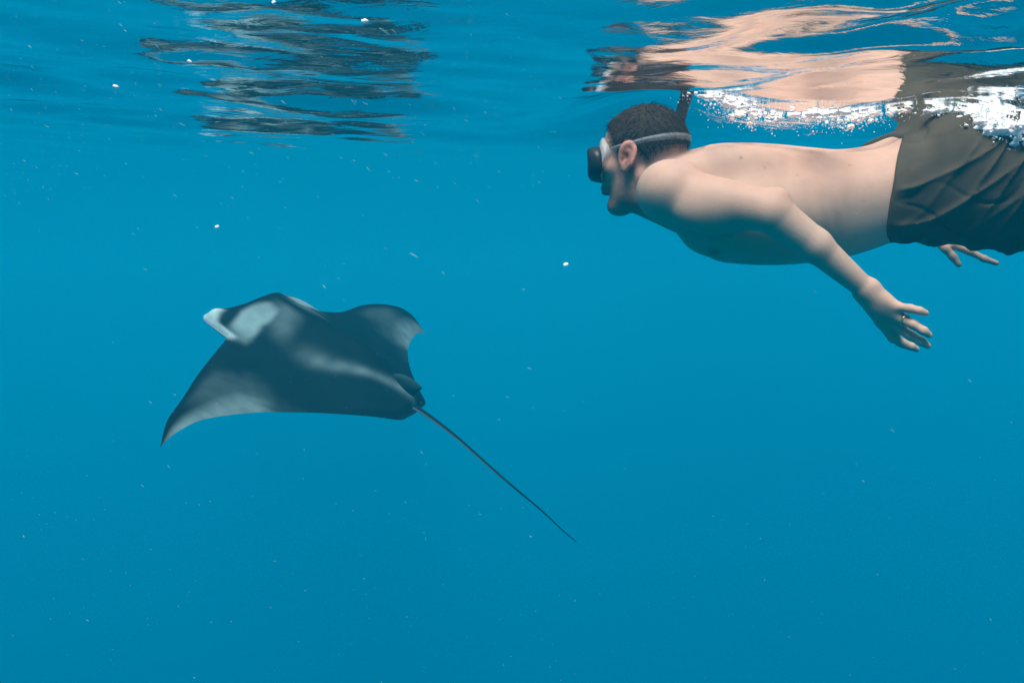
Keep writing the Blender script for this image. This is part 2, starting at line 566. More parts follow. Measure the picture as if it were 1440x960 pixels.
def surface_net(fun, lo, hi, step, blk=16):
    """fun(points, centre, radius) -> distance.  Naive surface nets on a sparse set of blocks."""
    lo = np.array(lo, float)
    n = np.ceil((np.array(hi) - lo) / step / blk).astype(int) * blk + 1
    F = np.ones(tuple(n), dtype=np.float32)
    nb = (n - 1) // blk
    rad = blk * step * math.sqrt(3) / 2
    g = np.stack(np.meshgrid(*[np.arange(blk + 1)] * 3, indexing='ij'), -1).reshape(-1, 3) * step
    act = np.zeros(tuple(n - 1), dtype=bool)
    far = 1e3
    for i in range(nb[0]):
        for j in range(nb[1]):
            for k in range(nb[2]):
                o = lo + np.array([i, j, k]) * blk * step
                c = o + blk * step / 2
                v = fun(c[None], c, rad)[0]
                sl = (slice(i * blk, (i + 1) * blk + 1), slice(j * blk, (j + 1) * blk + 1), slice(k * blk, (k + 1) * blk + 1))
                if abs(v) > rad * 2.0 + .02:
                    if v < 0:
                        F[sl] = -1
                    continue
                F[sl] = fun(o + g, c, rad).reshape((blk + 1,) * 3)
                act[i * blk:(i + 1) * blk, j * blk:(j + 1) * blk, k * blk:(k + 1) * blk] = True
    ins = F < 0
    cnt = np.zeros(tuple(n - 1), dtype=np.int8)
    for a in (0, 1):
        for b in (0, 1):
            for c in (0, 1):
                cnt += ins[a:n[0] - 1 + a, b:n[1] - 1 + b, c:n[2] - 1 + c]
    cell = (cnt > 0) & (cnt < 8) & act
    idx = np.full(tuple(n - 1), -1, dtype=np.int32)
    C = np.argwhere(cell)
    idx[cell] = np.arange(len(C))
    acc = np.zeros((len(C), 3)); num = np.zeros(len(C))
    corners = [(a, b, c) for a in (0, 1) for b in (0, 1) for c in (0, 1)]
    val = {q: F[C[:, 0] + q[0], C[:, 1] + q[1], C[:, 2] + q[2]].astype(float) for q in corners}
    for q in corners:
        for ax in range(3):
            if q[ax]:
                continue
            r = list(q); r[ax] = 1; r = tuple(r)
            a, b = val[q], val[r]
            m = (a < 0) != (b < 0)
            t = np.where(m, a / np.where(m, a - b, 1), 0)
            pt = np.tile(np.array(q, float), (len(C), 1)); pt[:, ax] += t
            acc[m] += pt[m]; num[m] += 1
    V = lo + (C + acc / np.maximum(num, 1)[:, None]) * step
    faces = []
    for ax in range(3):
        u, w = (ax + 1) % 3, (ax + 2) % 3
        s0 = [slice(None)] * 3; s1 = [slice(None)] * 3
        s0[ax] = slice(0, -1); s1[ax] = slice(1, None)
        a, b = ins[tuple(s0)], ins[tuple(s1)]
        E = np.argwhere(a != b)
        ok = (E[:, u] > 0) & (E[:, w] > 0) & (E[:, u] < n[u] - 1) & (E[:, w] < n[w] - 1)
        E = E[ok]
        flip = ~a[E[:, 0], E[:, 1], E[:, 2]]
        qs = []
        for du, dw in ((-1, -1), (0, -1), (0, 0), (-1, 0)):
            q = E.copy(); q[:, u] += du; q[:, w] += dw
            qs.append(idx[q[:, 0], q[:, 1], q[:, 2]])
        Q = np.stack(qs, 1)
        good = (Q >= 0).all(1)
        Q, flip = Q[good], flip[good]
        Q[flip] = Q[flip][:, ::-1]
        faces.append(Q)
    return V, np.concatenate(faces)


def vnoise(p, scale, seed=0, octs=3):
    """Cheap smooth pseudo-noise from warped sines, about -1..1."""
    r = np.random.default_rng(seed)
    out = np.zeros(len(p)); amp = 1.0; tot = 0
    for o in range(octs):
        for _ in range(4):
            d = r.normal(size=3); d /= np.linalg.norm(d)
            e = r.normal(size=3); e /= np.linalg.norm(e)
            out += amp * np.sin(p @ d * scale * r.uniform(.7, 1.3) + 1.6 * np.sin(p @ e * scale * .7 + r.uniform(0, 6)) + r.uniform(0, 6.28))
        tot += amp * 2.2
        amp *= .5; scale *= 2.1
    return out / tot


# ------------------------------------------------------------------ the swimmer
D_B = 1.965
PELVIS, NECKB = P(1335, 250, 1.95), P(965, 250, 1.985)
AX = (NECKB - PELVIS) / np.linalg.norm(NECKB - PELVIS)      # towards the head
ZV = np.array([0, 0, 1.0]) - AX * AX[2]; ZV /= np.linalg.norm(ZV)
LV = np.cross(ZV, AX); LV /= np.linalg.norm(LV)             # towards his left side (towards the camera)
ROLL = R(13)
UP_B = math.cos(ROLL) * ZV + math.sin(ROLL) * LV            # his back, rolled a little towards the camera
LF_B = math.cos(ROLL) * LV - math.sin(ROLL) * ZV


class Loft:
    """Elliptical sections strung along the body axis: (photo x, top y, bottom y, half width)."""
    def __init__(self, table, k=.03, n=2.3, grow=0.0):
        T = np.array(table, float)
        s, c, w, h = [], [], [], []
        for px, t, b, hw in T:
            pt, pb = P(px, t, D_B), P(px, b, D_B)
            m = (pt + pb) / 2 - PELVIS
            H = np.linalg.norm(pt - pb) / 2
            hd = math.sqrt(max((H * H - (hw * math.sin(ROLL)) ** 2 * .8), .0004)) / math.cos(ROLL)
            s.append(m @ AX); c.append(m @ ZV); w.append(hw + grow); h.append(hd + grow)
        q = catm(np.stack([s, c, w, h], 1), 200)
        q = q[np.argsort(q[:, 0])]
        self.q = q; self.k = k; self.n = n
        self.c = PELVIS + AX * (q[0, 0] + q[-1, 0]) / 2
        self.R = (q[-1, 0] - q[0, 0]) / 2 + .2

    def coords(self, p):
        d = p - PELVIS
        s = d @ AX
        c = np.interp(s, self.q[:, 0], self.q[:, 1])
        d = d - c[:, None] * ZV
        return s, d @ LF_B, d @ UP_B

    def __call__(self, p):
        s, l, u = self.coords(p)
        w = np.interp(s, self.q[:, 0], self.q[:, 2]); h = np.interp(s, self.q[:, 0], self.q[:, 3])
        n = self.n
        f = ((np.abs(l) / w) ** n + (np.abs(u) / h) ** n) ** (1 / n)
        f = (f - 1) * np.minimum(w, h)
        # shallow groove along the spine
        f = f + .007 * np.exp(-(l / .022) ** 2) * smoothstep(0, .05, u) * smoothstep(-.02, .1, s) * smoothstep(.50, .40, s)
        if n < 2.35:                       # faint ribs along the flanks
            rib = np.sin(2 * math.pi * (s - .35 * u) / .030)
            f = f - .0005 * rib * smoothstep(.24, .30, s) * smoothstep(.46, .40, s) * smoothstep(.085, .055, np.abs(u)) * smoothstep(.08, .12, np.abs(l))
        return smax(f, np.maximum(s - self.q[-1, 0], self.q[0, 0] - s), .02)


TORSO = Loft([(945, 240, 292, .060), (962, 224, 318, .105), (985, 208, 346, .140), (1010, 202, 364, .160), (1050, 201, 369, .170), (1090, 203, 370, .168),
              (1140, 208, 367, .160), (1180, 211, 361, .152), (1220, 206, 349, .150), (1255, 192, 336, .154), (1300, 166, 330, .165),
              (1350, 162, 332, .168), (1400, 176, 335, .160), (1440, 215, 325, .11)])

HEAD_C = P(905, 221, 1.985)
HS = .95
YAW = R(25)
HF = np.array([-math.cos(YAW), math.sin(YAW), -.05]); HF /= np.linalg.norm(HF)
HU = np.array([0, 0, 1.0]) - HF * HF[2] ; HU /= np.linalg.norm(HU)
HL = np.cross(HU, HF)
HM = np.stack([HF, HL, HU])          # world -> head rows


def hp(x, y, z):
    """A point given in head coordinates (forward, left, up)."""
    return HEAD_C + HS * (x * HF + y * HL + z * HU)


def he(c, r, k=.01, tilt=0.0):
    A = HM
    if tilt:
        ct, st = math.cos(tilt), math.sin(tilt)
        A = np.stack([ct * HF + st * HU, HL, -st * HF + ct * HU])
    return Ell(hp(*c), [q * HS for q in r], A, k)


def hc(a, b, ra, rb, k=.01):
    return Cone(hp(*a), hp(*b), ra * HS, rb * HS, k)


CRANIUM = [he((-.009, 0, .033), (.093, .076, .081), .01), he((.026, 0, .030), (.063, .064, .066), .02)]
FACE = [he((.032, 0, -.030), (.060, .058, .088), .02),
        hc((-.004, .050, -.052), (.060, .016, -.108), .018, .018, .03), hc((-.004, -.050, -.052), (.060, -.016, -.108), .018, .018, .03),
        he((.073, 0, -.110), (.019, .020, .017), .018),
        hc((.086, .032, .022), (.090, -.032, .022), .012, .012, .018),
        he((.066, .040, -.022), (.026, .022, .020), .02), he((.066, -.040, -.022), (.026, .022, .020), .02),
        hc((.092, 0, .010), (.112, 0, -.028), .008, .012, .010), hc((.100, .011, -.034), (.100, -.011, -.034), .008, .008, .008),
        he((.087, 0, -.060), (.015, .028, .016), .014),
        he((.099, 0, -.064), (.008, .022, .0055), .005), he((.097, 0, -.075), (.009, .020, .0065), .005),
        he((.075, .031, .006), (.011, .014, .010), .008), he((.075, -.031, .006), (.011, .014, .010), .008)]
NECK = [Cone(hp(-.038, 0, -.045), P(985, 266, 1.985), .053, .066, .03), Cone(hp(-.050, 0, -.035), P(992, 256, 1.985), .046, .054, .03),
        Cone(hp(.01, .012, -.085), P(960, 290, 1.985), .045, .060, .03)]


class Ear:
    def __init__(self, side):
        self.side = side
        self.o = hp(.014, side * .0770, -.008)
        self.F = HF * .93 + HU * .20 ; self.F /= np.linalg.norm(self.F)
        out = HL * side * .86 - HF * .5
        self.U = np.cross(out, self.F); self.U /= np.linalg.norm(self.U)
        if self.U @ HU < 0:
            self.U = -self.U
        self.O = np.cross(self.F, self.U)
        if self.O @ (HL * side) < 0:
            self.O = -self.O
        self.c = self.o; self.R = .05; self.k = .006

    def __call__(self, p):
        d = p - self.o
        x, y, z = d @ self.F, d @ self.U, d @ self.O
        # plate, narrower at the lobe
        wide = .0185 + .004 * np.clip(y / .03, -1, 1)
        rr = np.sqrt((x / wide) ** 2 + (y / .0325) ** 2)
        plate = np.maximum((rr - 1) * .018, np.abs(z - .004) - .0045)
        rim = np.sqrt(((rr - .86) * .02) ** 2 + (z - .009) ** 2) - .0042
        rim = np.where(y > -.02, rim, rim + (-.02 - y) * .5)
        lobe = np.sqrt(((x - .003)) ** 2 + ((y + .027)) ** 2 + ((z - .004) * 1.4) ** 2) - .0085
        anti = np.sqrt((np.sqrt((x - .002) ** 2 + (y * .75) ** 2) - .0095) ** 2 + (z - .007) ** 2) - .003
        anti = np.where(x < .004, anti, .02)
        tragus = np.sqrt((x - .0135) ** 2 + ((y + .004) * .7) ** 2 + (z - .006) ** 2) - .0055
        bowl = np.sqrt((x - .004) ** 2 + ((y + .003) * .8) ** 2 + (z - .010) ** 2) - .0095
        f = smin(smin(plate, rim, .004), lobe, .005)
        f = smax(f, -bowl, .003)
        f = smin(smin(f, anti, .003), tragus, .003)
        root = np.sqrt((x / 1.0) ** 2 + (y / 1.6) ** 2 + (z + .006) ** 2) - .014
        return smin(f, smax(root, -bowl, .003), .004)


def mirror(p):
    """Mirror a point across the plane of symmetry of the trunk."""
    d = p - PELVIS
    return p - 2 * (d @ LF_B) * LF_B


# left arm (nearer the camera)
SH, EL, WR = P(946, 276, 1.795), P(1086, 300, 1.705), P(1219, 408, 1.725)
LAT = [Cone(P(990, 250, 1.88), SH + np.array([.0, .02, .008]), .055, .054, .035),
       Ell(P(940, 268, 1.80), (.062, .068, .058), None, .035),
       Ell(P(1042, 237, 1.858), (.088, .032, .046), None, .035),                                # shoulder blade
       Ell(P(1010, 325, 1.86), (.075, .060, .055), None, .05),                               # breast muscle
       Cone(P(985, 300, 1.83), P(1120, 300, 1.865), .045, .055, .05)]
mid_f = P(1146, 345, 1.708)
ARM = [Cone(SH + np.array([0, 0, .004]), EL + np.array([0, 0, .003]), .056, .0395, .03),
       Ell(SH * .55 + EL * .45 + np.array([-.005, 0, -.012]), (.080, .046, .049), None, .02),
       Cone(EL, mid_f, .0360, .0310, .012), Cone(EL * .75 + mid_f * .25, mid_f, .0365, .0310, .004),
       Cone(mid_f, WR, .0310, .0205, .012),
       Ell(P(1092, 276, 1.70), (.019, .017, .014), None, .02),                                # elbow
       Ell(P(1229, 402, 1.712), (.011, .011, .010), None, .010)]                              # wrist bone
K = {5: P(1260, 431, 1.700), 4: P(1266, 447, 1.706), 3: P(1265, 461, 1.722), 2: P(1257, 474, 1.745)}
PALM = [Cone(WR, K[5], .0205, .0108, .010), Cone(WR, K[4], .0215, .0116, .010), Cone(WR, K[3], .0215, .0118, .010),
        Cone(WR + np.array([0, .015, -.004]), K[2], .0205, .0116, .010),
        Ell(P(1239, 429, 1.725), (.026, .018, .025), None, .012)]


def finger(pts, radii, k=.006):
    radii = [q * .92 for q in radii]
    return [Cone(pts[i], pts[i + 1], radii[i], radii[i + 1], k) for i in range(len(pts) - 1)]


FINGERS = [finger([K[5], P(1280, 434, 1.680), P(1293, 437, 1.672), P(1302, 440, 1.672)], [.0100, .0088, .0080, .0066]),
           finger([K[4], P(1284, 456, 1.682), P(1299, 465, 1.672), P(1307, 471, 1.674)], [.0108, .0092, .0083, .0068]),
           finger([K[3], P(1281, 472, 1.702), P(1296, 480, 1.690), P(1305, 486, 1.692)], [.0108, .0094, .0084, .0070]),
           finger([K[2], P(1270, 483, 1.750), P(1281, 487, 1.752), P(1289, 491, 1.760)], [.0105, .0090, .0080, .0066]),
           finger([WR + np.array([.004, .022, -.012]), P(1240, 452, 1.775), P(1254, 470, 1.782), P(1266, 483, 1.780)], [.0150, .0130, .0108, .0085], .010)]

# right arm (behind the trunk), its hand showing under the shorts
SHR = mirror(SH) + np.array([0, -.05, -.035]); ELR = P(1130, 272, 2.26); WRR = P(1285, 322, 2.29)
ARM_R = [Cone(mirror(P(990, 245, 1.88)) + np.array([0, -.01, -.03]), SHR, .052, .055, .03), Cone(SHR, ELR, .060, .047, .03), Cone(ELR, (ELR + WRR) / 2, .046, .043, .02),
         Cone((ELR + WRR) / 2, WRR, .043, .027, .02), Ell(mirror(P(1010, 325, 1.86)), (.075, .060, .055), None, .05)]
KR = {2: P(1338, 344, 2.265), 3: P(1343, 334, 2.27), 4: P(1343, 324, 2.28), 5: P(1338, 315, 2.29)}
PALM_R = [Cone(WRR, KR[i], .0215, .0118, .012) for i in (2, 3, 4, 5)]
FINGERS_R = [finger([KR[2], P(1364, 354, 2.26), P(1384, 364, 2.255), P(1401, 370, 2.255)], [.0112, .0098, .0088, .0075]),
             finger([KR[3], P(1370, 338, 2.28), P(1388, 343, 2.29), P(1400, 344, 2.30)], [.0108, .0094, .0084, .007]),
             finger([KR[4], P(1368, 328, 2.29), P(1386, 332, 2.30), P(1400, 335, 2.31)], [.0106, .0092, .0082, .007]),
             finger([KR[5], P(1360, 318, 2.30), P(1374, 322, 2.31), P(1384, 325, 2.31)], [.0098, .0086, .0076, .006]),
             finger([P(1316, 337, 2.275), P(1330, 350, 2.255), P(1340, 361, 2.25), P(1348, 372, 2.245)], [.0125, .0108, .0098, .0080], .008)]

# legs, stretched out behind him beyond the edge of the picture
HIP_L = P(1385, 262, 1.875); HIP_R = mirror(HIP_L)
BACKW = -AX
KNEE_L = HIP_L + .43 * BACKW + np.array([0, 0, -.05]); KNEE_R = HIP_R + .43 * BACKW + np.array([0, 0, -.03])
ANK_L = KNEE_L + .40 * BACKW + np.array([0, 0, .03]); ANK_R = KNEE_R + .40 * BACKW + np.array([0, 0, -.03])
LEGS = []
for h_, k_, a_ in ((HIP_L, KNEE_L, ANK_L), (HIP_R, KNEE_R, ANK_R)):
    LEGS += [Cone(h_, k_, .082, .056, .03), Cone(k_, a_, .052, .036, .03), Cone(k_ * .72 + a_ * .28 + np.array([0, 0, .012]), k_ * .4 + a_ * .6, .050, .036, .03),
             Cone(a_, a_ + .10 * BACKW + np.array([0, 0, -.02]), .036, .030, .02), Cone(a_ + .10 * BACKW + np.array([0, 0, -.02]), a_ + .19 * BACKW + np.array([0, 0, -.03]), .030, .020, .02)]

TRUNK = [TORSO] + NECK + LAT + LEGS
HEADP = CRANIUM + FACE + [Ear(1), Ear(-1)]


def body_sdf(p, c, rb):
    f = union(TRUNK, p, c, rb)
    f = smin(f, union(HEADP, p, c, rb), .012)
    for arm, palm, fingers in ((ARM, PALM, FINGERS), (ARM_R, PALM_R, FINGERS_R)):
        a = union(arm + palm, p, c, rb)
        fs = np.full(len(p), 1.0)
        for fg in fingers:
            fs = np.minimum(fs, union(fg, p, c, rb))
        a = smin(a, fs, .006)
        f = smin(f, a, .010)
    return f


def body_at(p):
    p = np.atleast_2d(np.asarray(p, float))
    return body_sdf(p, p.mean(0), 3.0)


def skin_material():
    m, nt, b = new_mat("skin")
    at = nt.nodes.new("ShaderNodeVertexColor"); at.layer_name = "tint"
    tc = nt.nodes.new("ShaderNodeTexCoord")
    n1 = nt.nodes.new("ShaderNodeTexNoise"); n1.inputs["Scale"].default_value = 34; n1.inputs["Detail"].default_value = 7
    nt.links.new(tc.outputs["Object"], n1.inputs["Vector"])
    mp = nt.nodes.new("ShaderNodeMapRange"); mp.inputs[3].default_value = .88; mp.inputs[4].default_value = 1.1
    nt.links.new(n1.outputs[0], mp.inputs[0])
    mul = nt.nodes.new("ShaderNodeVectorMath"); mul.operation = 'SCALE'
    nt.links.new(at.outputs[0], mul.inputs[0]); nt.links.new(mp.outputs[0], mul.inputs["Scale"])
    nt.links.new(mul.outputs[0], b.inputs["Base Color"])
    b.inputs["Roughness"].default_value = .55
    b.inputs["Specular IOR Level"].default_value = .2
    b.inputs["Subsurface Weight"].default_value = .12
    b.inputs["Subsurface Radius"].default_value = (1.0, .4, .25)
    b.inputs["Subsurface Scale"].default_value = .008
    n2 = nt.nodes.new("ShaderNodeTexNoise"); n2.inputs["Scale"].default_value = 240; n2.inputs["Detail"].default_value = 4
    nt.links.new(tc.outputs["Object"], n2.inputs["Vector"])
    bp = nt.nodes.new("ShaderNodeBump"); bp.inputs["Strength"].default_value = .12; bp.inputs["Distance"].default_value = .003
    nt.links.new(n2.outputs[0], bp.inputs["Height"]); nt.links.new(bp.outputs[0], b.inputs["Normal"])
    return m


def head_coords(V):
    return (V - HEAD_C) @ HM.T / HS


def hairline(h):
    """Signed: positive inside the hair-covered part of the scalp (head coordinates)."""
    x, y, z = h[:, 0], h[:, 1], h[:, 2]
    az = x
    xs = np.array([-.12, -.075, -.045, -.022, -.008, .006, .022, .036, .046, .062, .085, .12])
    zs = np.array([.022, .014, .004, -.010, .012, .034, .036, .006, .024, .060, .082, .085])
    return z - np.interp(az, xs, zs)


def simple_mat(name, color, rough=.5, spec=.3, noise=None, bump=0.0, alpha=None):
    m, nt, b = new_mat(name)
    b.inputs["Base Color"].default_value = (*color, 1)
    b.inputs["Roughness"].default_value = rough
    b.inputs["Specular IOR Level"].default_value = spec
    if noise:
        tc = nt.nodes.new("ShaderNodeTexCoord")
        n = nt.nodes.new("ShaderNodeTexNoise"); n.inputs["Scale"].default_value = noise; n.inputs["Detail"].default_value = 5
        nt.links.new(tc.outputs["Object"], n.inputs["Vector"])
        rp = nt.nodes.new("ShaderNodeMapRange"); rp.inputs[3].default_value = .7; rp.inputs[4].default_value = 1.3
        nt.links.new(n.outputs[0], rp.inputs[0])
        mu = nt.nodes.new("ShaderNodeVectorMath"); mu.operation = 'SCALE'
        mu.inputs[0].default_value = color
        nt.links.new(rp.outputs[0], mu.inputs["Scale"])
        nt.links.new(mu.outputs[0], b.inputs["Base Color"])
        if bump:
            bp = nt.nodes.new("ShaderNodeBump"); bp.inputs["Strength"].default_value = bump; bp.inputs["Distance"].default_value = .003
            nt.links.new(n.outputs[0], bp.inputs["Height"]); nt.links.new(bp.outputs[0], b.inputs["Normal"])
    if alpha is not None:
        b.inputs["Alpha"].default_value = alpha
    return m


def build_person():
    root = bpy.data.objects.new("person", None)
    COL.objects.link(root)
    root.empty_display_size = .2
    root.location = PELVIS
    bpy.context.view_layer.update()
    inv = PELVIS
    tag(root, "bare-chested swimmer in dark shorts and diving mask floating face down under the surface", "person")

    V, Fc = surface_net(body_sdf, (.12, 1.58, -.60), (2.22, 2.42, .12), .0036)
    body = link_mesh("body", V - inv, Fc, skin_material(), root)
    h = head_coords(V)
    col = np.tile(np.array([.535, .365, .265]), (len(V), 1))
    s, l, u = TORSO.coords(V)
    # sun-reddened back and shoulders, uneven
    red = smoothstep(-.02, .10, u) * smoothstep(.0, .12, s) * (.6 + .5 * vnoise(V, 9, 3))
    col *= 1 - np.clip(red, 0, 1)[:, None] * np.array([.0, .10, .10])
    blot = vnoise(V, 26, 5)[:, None]
    col *= 1 + blot * np.array([.03, .07, .08])
    fine = vnoise(V, 90, 6)[:, None]
    col *= 1 + fine * np.array([.02, .035, .04])
    for px, py, dd, rr in ((1042, 222, 1.87, .0028), (1121, 246, 1.82, .0022), (1195, 232, 1.83, .0025), (1076, 236, 1.84, .0018), (1010, 248, 1.75, .0020), (1215, 282, 1.81, .0018), (1150, 222, 1.87, .0016)):
        ray = P(px, py, 1.0) - np.array([0, 0, -CAM_DEPTH])
        ts = np.linspace(1.5, 2.1, 400)
        hit = body_at(np.array([0, 0, -CAM_DEPTH]) + ts[:, None] * ray[None])
        q = np.array([0, 0, -CAM_DEPTH]) + ts[int(np.argmax(hit < .001))] * ray
        e = np.exp(-((V - q) ** 2).sum(1) / rr ** 2)[:, None]
        col *= 1 - e * np.array([.5, .6, .62])
    # head: ruddier, stubble, lips
    hd = smoothstep(.17, .12, np.linalg.norm((V - hp(0, 0, 0)), axis=1)) * smoothstep(-.075, -.03, h[:, 0])
    col = col * (1 - hd[:, None] * np.array([.03, .13, .15]))
    st = hd * smoothstep(-.040, -.072, h[:, 2] + .35 * np.clip(-h[:, 0], 0, .1) * 0) * smoothstep(-.012, .02, h[:, 0] - (h[:, 2] + .06) * .1) * smoothstep(-.16, -.135, h[:, 2])
    st = np.maximum(st, hd * smoothstep(.026, .018, np.abs(h[:, 0] - .024)) * smoothstep(-.08, -.05, h[:, 2]) * smoothstep(.03, .0, h[:, 2]))
    st *= .64 * (.85 + .3 * vnoise(V, 160, 8))
    col = col * (1 - st[:, None]) + np.array([.085, .062, .050]) * st[:, None]
    hl = hairline(h)
    fade = hd * smoothstep(-.034, -.004, hl) * smoothstep(-.005, -.025, h[:, 0]) * .75
    fade = np.maximum(fade, smoothstep(-.036, -.004, hl) * smoothstep(-.012, -.03, h[:, 0]) * (np.abs(h[:, 0] + .05) < .09) * (np.abs(h[:, 1]) < .085) * .7)
    fade *= .8 + .35 * vnoise(V, 170, 14)
    col = col * (1 - fade[:, None]) + np.array([.11, .075, .058]) * fade[:, None]
    lip = np.exp(-((h[:, 2] + .0695) / .009) ** 2 - (h[:, 1] / .022) ** 2) * smoothstep(.088, .097, h[:, 0])
    col = col * (1 - lip[:, None] * .6) + np.array([.36, .15, .13]) * lip[:, None] * .6
    # redder ears, knuckles and elbow; short nape hair
    ear = smoothstep(.042, .03, np.linalg.norm(V - hp(.004, .082, 0), axis=1)) * smoothstep(.076, .080, np.abs(h[:, 1]))
    col = col * (1 - ear[:, None] * np.array([-.08, .12, .10]))
    kn = np.zeros(len(V))
    for i in (2, 3, 4, 5):
        kn = np.maximum(kn, np.exp(-((V - K[i]) ** 2).sum(1) / .009 ** 2))
    kn = np.maximum(kn, np.exp(-((V - P(1092, 276, 1.69)) ** 2).sum(1) / .03 ** 2) * .45)
    col = col * (1 - kn[:, None] * np.array([.02, .16, .16]))
    # nipples
    for q in (P(1003, 357, 1.83),):
        e = np.exp(-((V - q) ** 2).sum(1) / .013 ** 2)[:, None]
        col = col * (1 - e * np.array([.35, .5, .5]))
    set_color(body, "tint", np.clip(col, .01, 1))

    # hair: a cropped cap a few millimetres thick
    def hair_sdf(p, c, rb):
        f = union(CRANIUM + NECK[:2] + FACE[:1], p, c, rb, .2)
        hh = head_coords(p)
        thick = .0035 * smoothstep(-.05, .03, hh[:, 2]) + .0025
        f = f - thick - .0016 * vnoise(p, 130, 4)
        f = smax(f, -hairline(hh) * .6 - .0012 * vnoise(p, 200, 9), .004)
        return smax(f, (-.040 - hh[:, 2]), .004)
    Vh, Fh = surface_net(hair_sdf, HEAD_C - .15, HEAD_C + .15, .0030)
    hair = link_mesh("hair", Vh - inv, Fh, simple_mat("hair_dark", (.036, .025, .018), .75, .12, 320, .6), root)
    # short strands lying on the scalp, each its own little curved spike
    hv = []
    hf = []
    rg = np.random.default_rng(3)
    pick = rg.choice(len(Vh), 5200, replace=False)
    hh = head_coords(Vh)
    for i in pick:
        p = Vh[i]
        nrm = p - hp(-.01, 0, .02); nrm /= np.linalg.norm(nrm)
        flow = HF * .5 - HU * .45 if hh[i, 0] > -.02 else -HU * 1.0 - HF * .2
        t = flow - nrm * (flow @ nrm) + rg.normal(size=3) * .22
        t /= np.linalg.norm(t)
        sd_ = np.cross(nrm, t)
        L = rg.uniform(.008, .017)
        w = .0007
        b0 = p - nrm * .001
        m1 = p + nrm * .0017 + t * L * .55
        e1 = p + nrm * rg.uniform(.0004, .0014) + t * L
        k0 = len(hv)
        hv += [b0 - sd_ * w, b0 + sd_ * w, m1 + sd_ * w * .8, m1 - sd_ * w * .8, e1, m1 + nrm * .0006]
        hf += [(k0, k0 + 1, k0 + 2, k0 + 3), (k0 + 3, k0 + 2, k0 + 4, k0 + 4)]
    strands = link_mixed("hair_strands", np.array(hv) - inv, hf, hair.data.materials[0], hair)
    strands["kind"] = "stuff"

    # ---- swim shorts
    SH_T = Loft([(1215, 202, 342, .166), (1262, 184, 338, .172), (1285, 162, 339, .180), (1310, 150, 341, .186), (1345, 148, 345, .190),
                 (1390, 158, 351, .190), (1440, 176, 353, .186), (1490, 190, 352, .172), (1530, 210, 335, .14)], n=2.4)
    legs = [Cone(HIP_L + .02 * AX, HIP_L + .31 * BACKW + np.array([0, 0, -.03]), .094, .098, .04),
            Cone(HIP_R + .02 * AX, HIP_R + .31 * BACKW + np.array([0, 0, -.02]), .094, .098, .04)]
    s_w = (P(1253, 255, D_B) - PELVIS) @ AX

    def shorts_sdf(p, c, rb):
        f = smin(SH_T(p), smin(legs[0](p), legs[1](p), .01), .05)
        s_, l_, u_ = SH_T.coords(p)
        cut = s_ - s_w - .46 * (np.sqrt(l_ ** 2 + .03 ** 2) - .03) - .004 * np.sin(u_ * 40 + l_ * 20)
        end = (p - (HIP_L + .29 * BACKW)) @ BACKW
        f = smax(f, cut, .006)
        f = smax(f, end, .006)
        # folds
        q = p - PELVIS
        a = q @ AX; z = q @ ZV
        wx = a + .045 * vnoise(p, 9, 21, 2)
        wz = z + .045 * vnoise(p, 8, 22, 2)
        amp = np.clip(.5 + .7 * vnoise(p, 12, 23, 2), 0, 1)
        amp2 = np.clip(.45 + .8 * vnoise(p, 11, 25, 2), 0, 1)
        r1 = 1 - np.abs(np.sin(44 * (wx * .95 + wz * .75)))
        r2 = 1 - np.abs(np.sin(34 * (wx * .55 + wz * 1.15) + 1.3))
        r3 = np.sin(85 * wx + 60 * wz)
        away = smoothstep(.0, -.05, cut)
        g1 = (1 - np.abs(np.sin(27 * (wx * .9 + wz * .9) + 1.5 * vnoise(p, 20, 31, 2)))) ** 7 * np.clip(vnoise(p, 13, 32, 2) * 1.6 + .4, 0, 1)
        g2 = (1 - np.abs(np.sin(31 * (wx * .35 - wz * 1.1) + 1.8 * vnoise(p, 18, 33, 2)))) ** 8 * np.clip(vnoise(p, 12, 34, 2) * 1.8 + .1, 0, 1)
        f = f + away * (.0060 * g1 + .0055 * g2)
        f = f - away * (.0095 * r1 ** 2.6 * amp + .0085 * r2 ** 3 * amp2 + .0014 * r3 * amp - .003)
        return f
    Vs, Fs = surface_net(shorts_sdf, (.66, 1.60, -.38), (1.62, 2.30, .16), .0036)
    m, nt, b = new_mat("shorts_cloth")
    tc = nt.nodes.new("ShaderNodeTexCoord")
    n1 = nt.nodes.new("ShaderNodeTexNoise"); n1.inputs["Scale"].default_value = 14; n1.inputs["Detail"].default_value = 6
    nt.links.new(tc.outputs["Object"], n1.inputs["Vector"])
    cr = nt.nodes.new("ShaderNodeValToRGB")
    cr.color_ramp.elements[0].position = .3; cr.color_ramp.elements[0].color = (.052, .043, .027, 1)
    cr.color_ramp.elements[1].position = .75; cr.color_ramp.elements[1].color = (.087, .073, .046, 1)
    nt.links.new(n1.outputs[0], cr.inputs[0]); nt.links.new(cr.outputs[0], b.inputs["Base Color"])
    b.inputs["Roughness"].default_value = .8; b.inputs["Specular IOR Level"].default_value = .15
    n2 = nt.nodes.new("ShaderNodeTexNoise"); n2.inputs["Scale"].default_value = 420; n2.inputs["Detail"].default_value = 3
    nt.links.new(tc.outputs["Object"], n2.inputs["Vector"])
    bp = nt.nodes.new("ShaderNodeBump"); bp.inputs["Strength"].default_value = .2; bp.inputs["Distance"].default_value = .002
    nt.links.new(n2.outputs[0], bp.inputs["Height"]); nt.links.new(bp.outputs[0], b.inputs["Normal"])
    link_mesh("swim_shorts", Vs - inv, Fs, m, root)

    # ---- diving mask
    mask = None
    black = simple_mat("mask_plastic", (.012, .013, .015), .45, .4, 90, .1)
    clear = simple_mat("mask_silicone", (.55, .62, .60), .35, .4, 60, .05, alpha=.5)
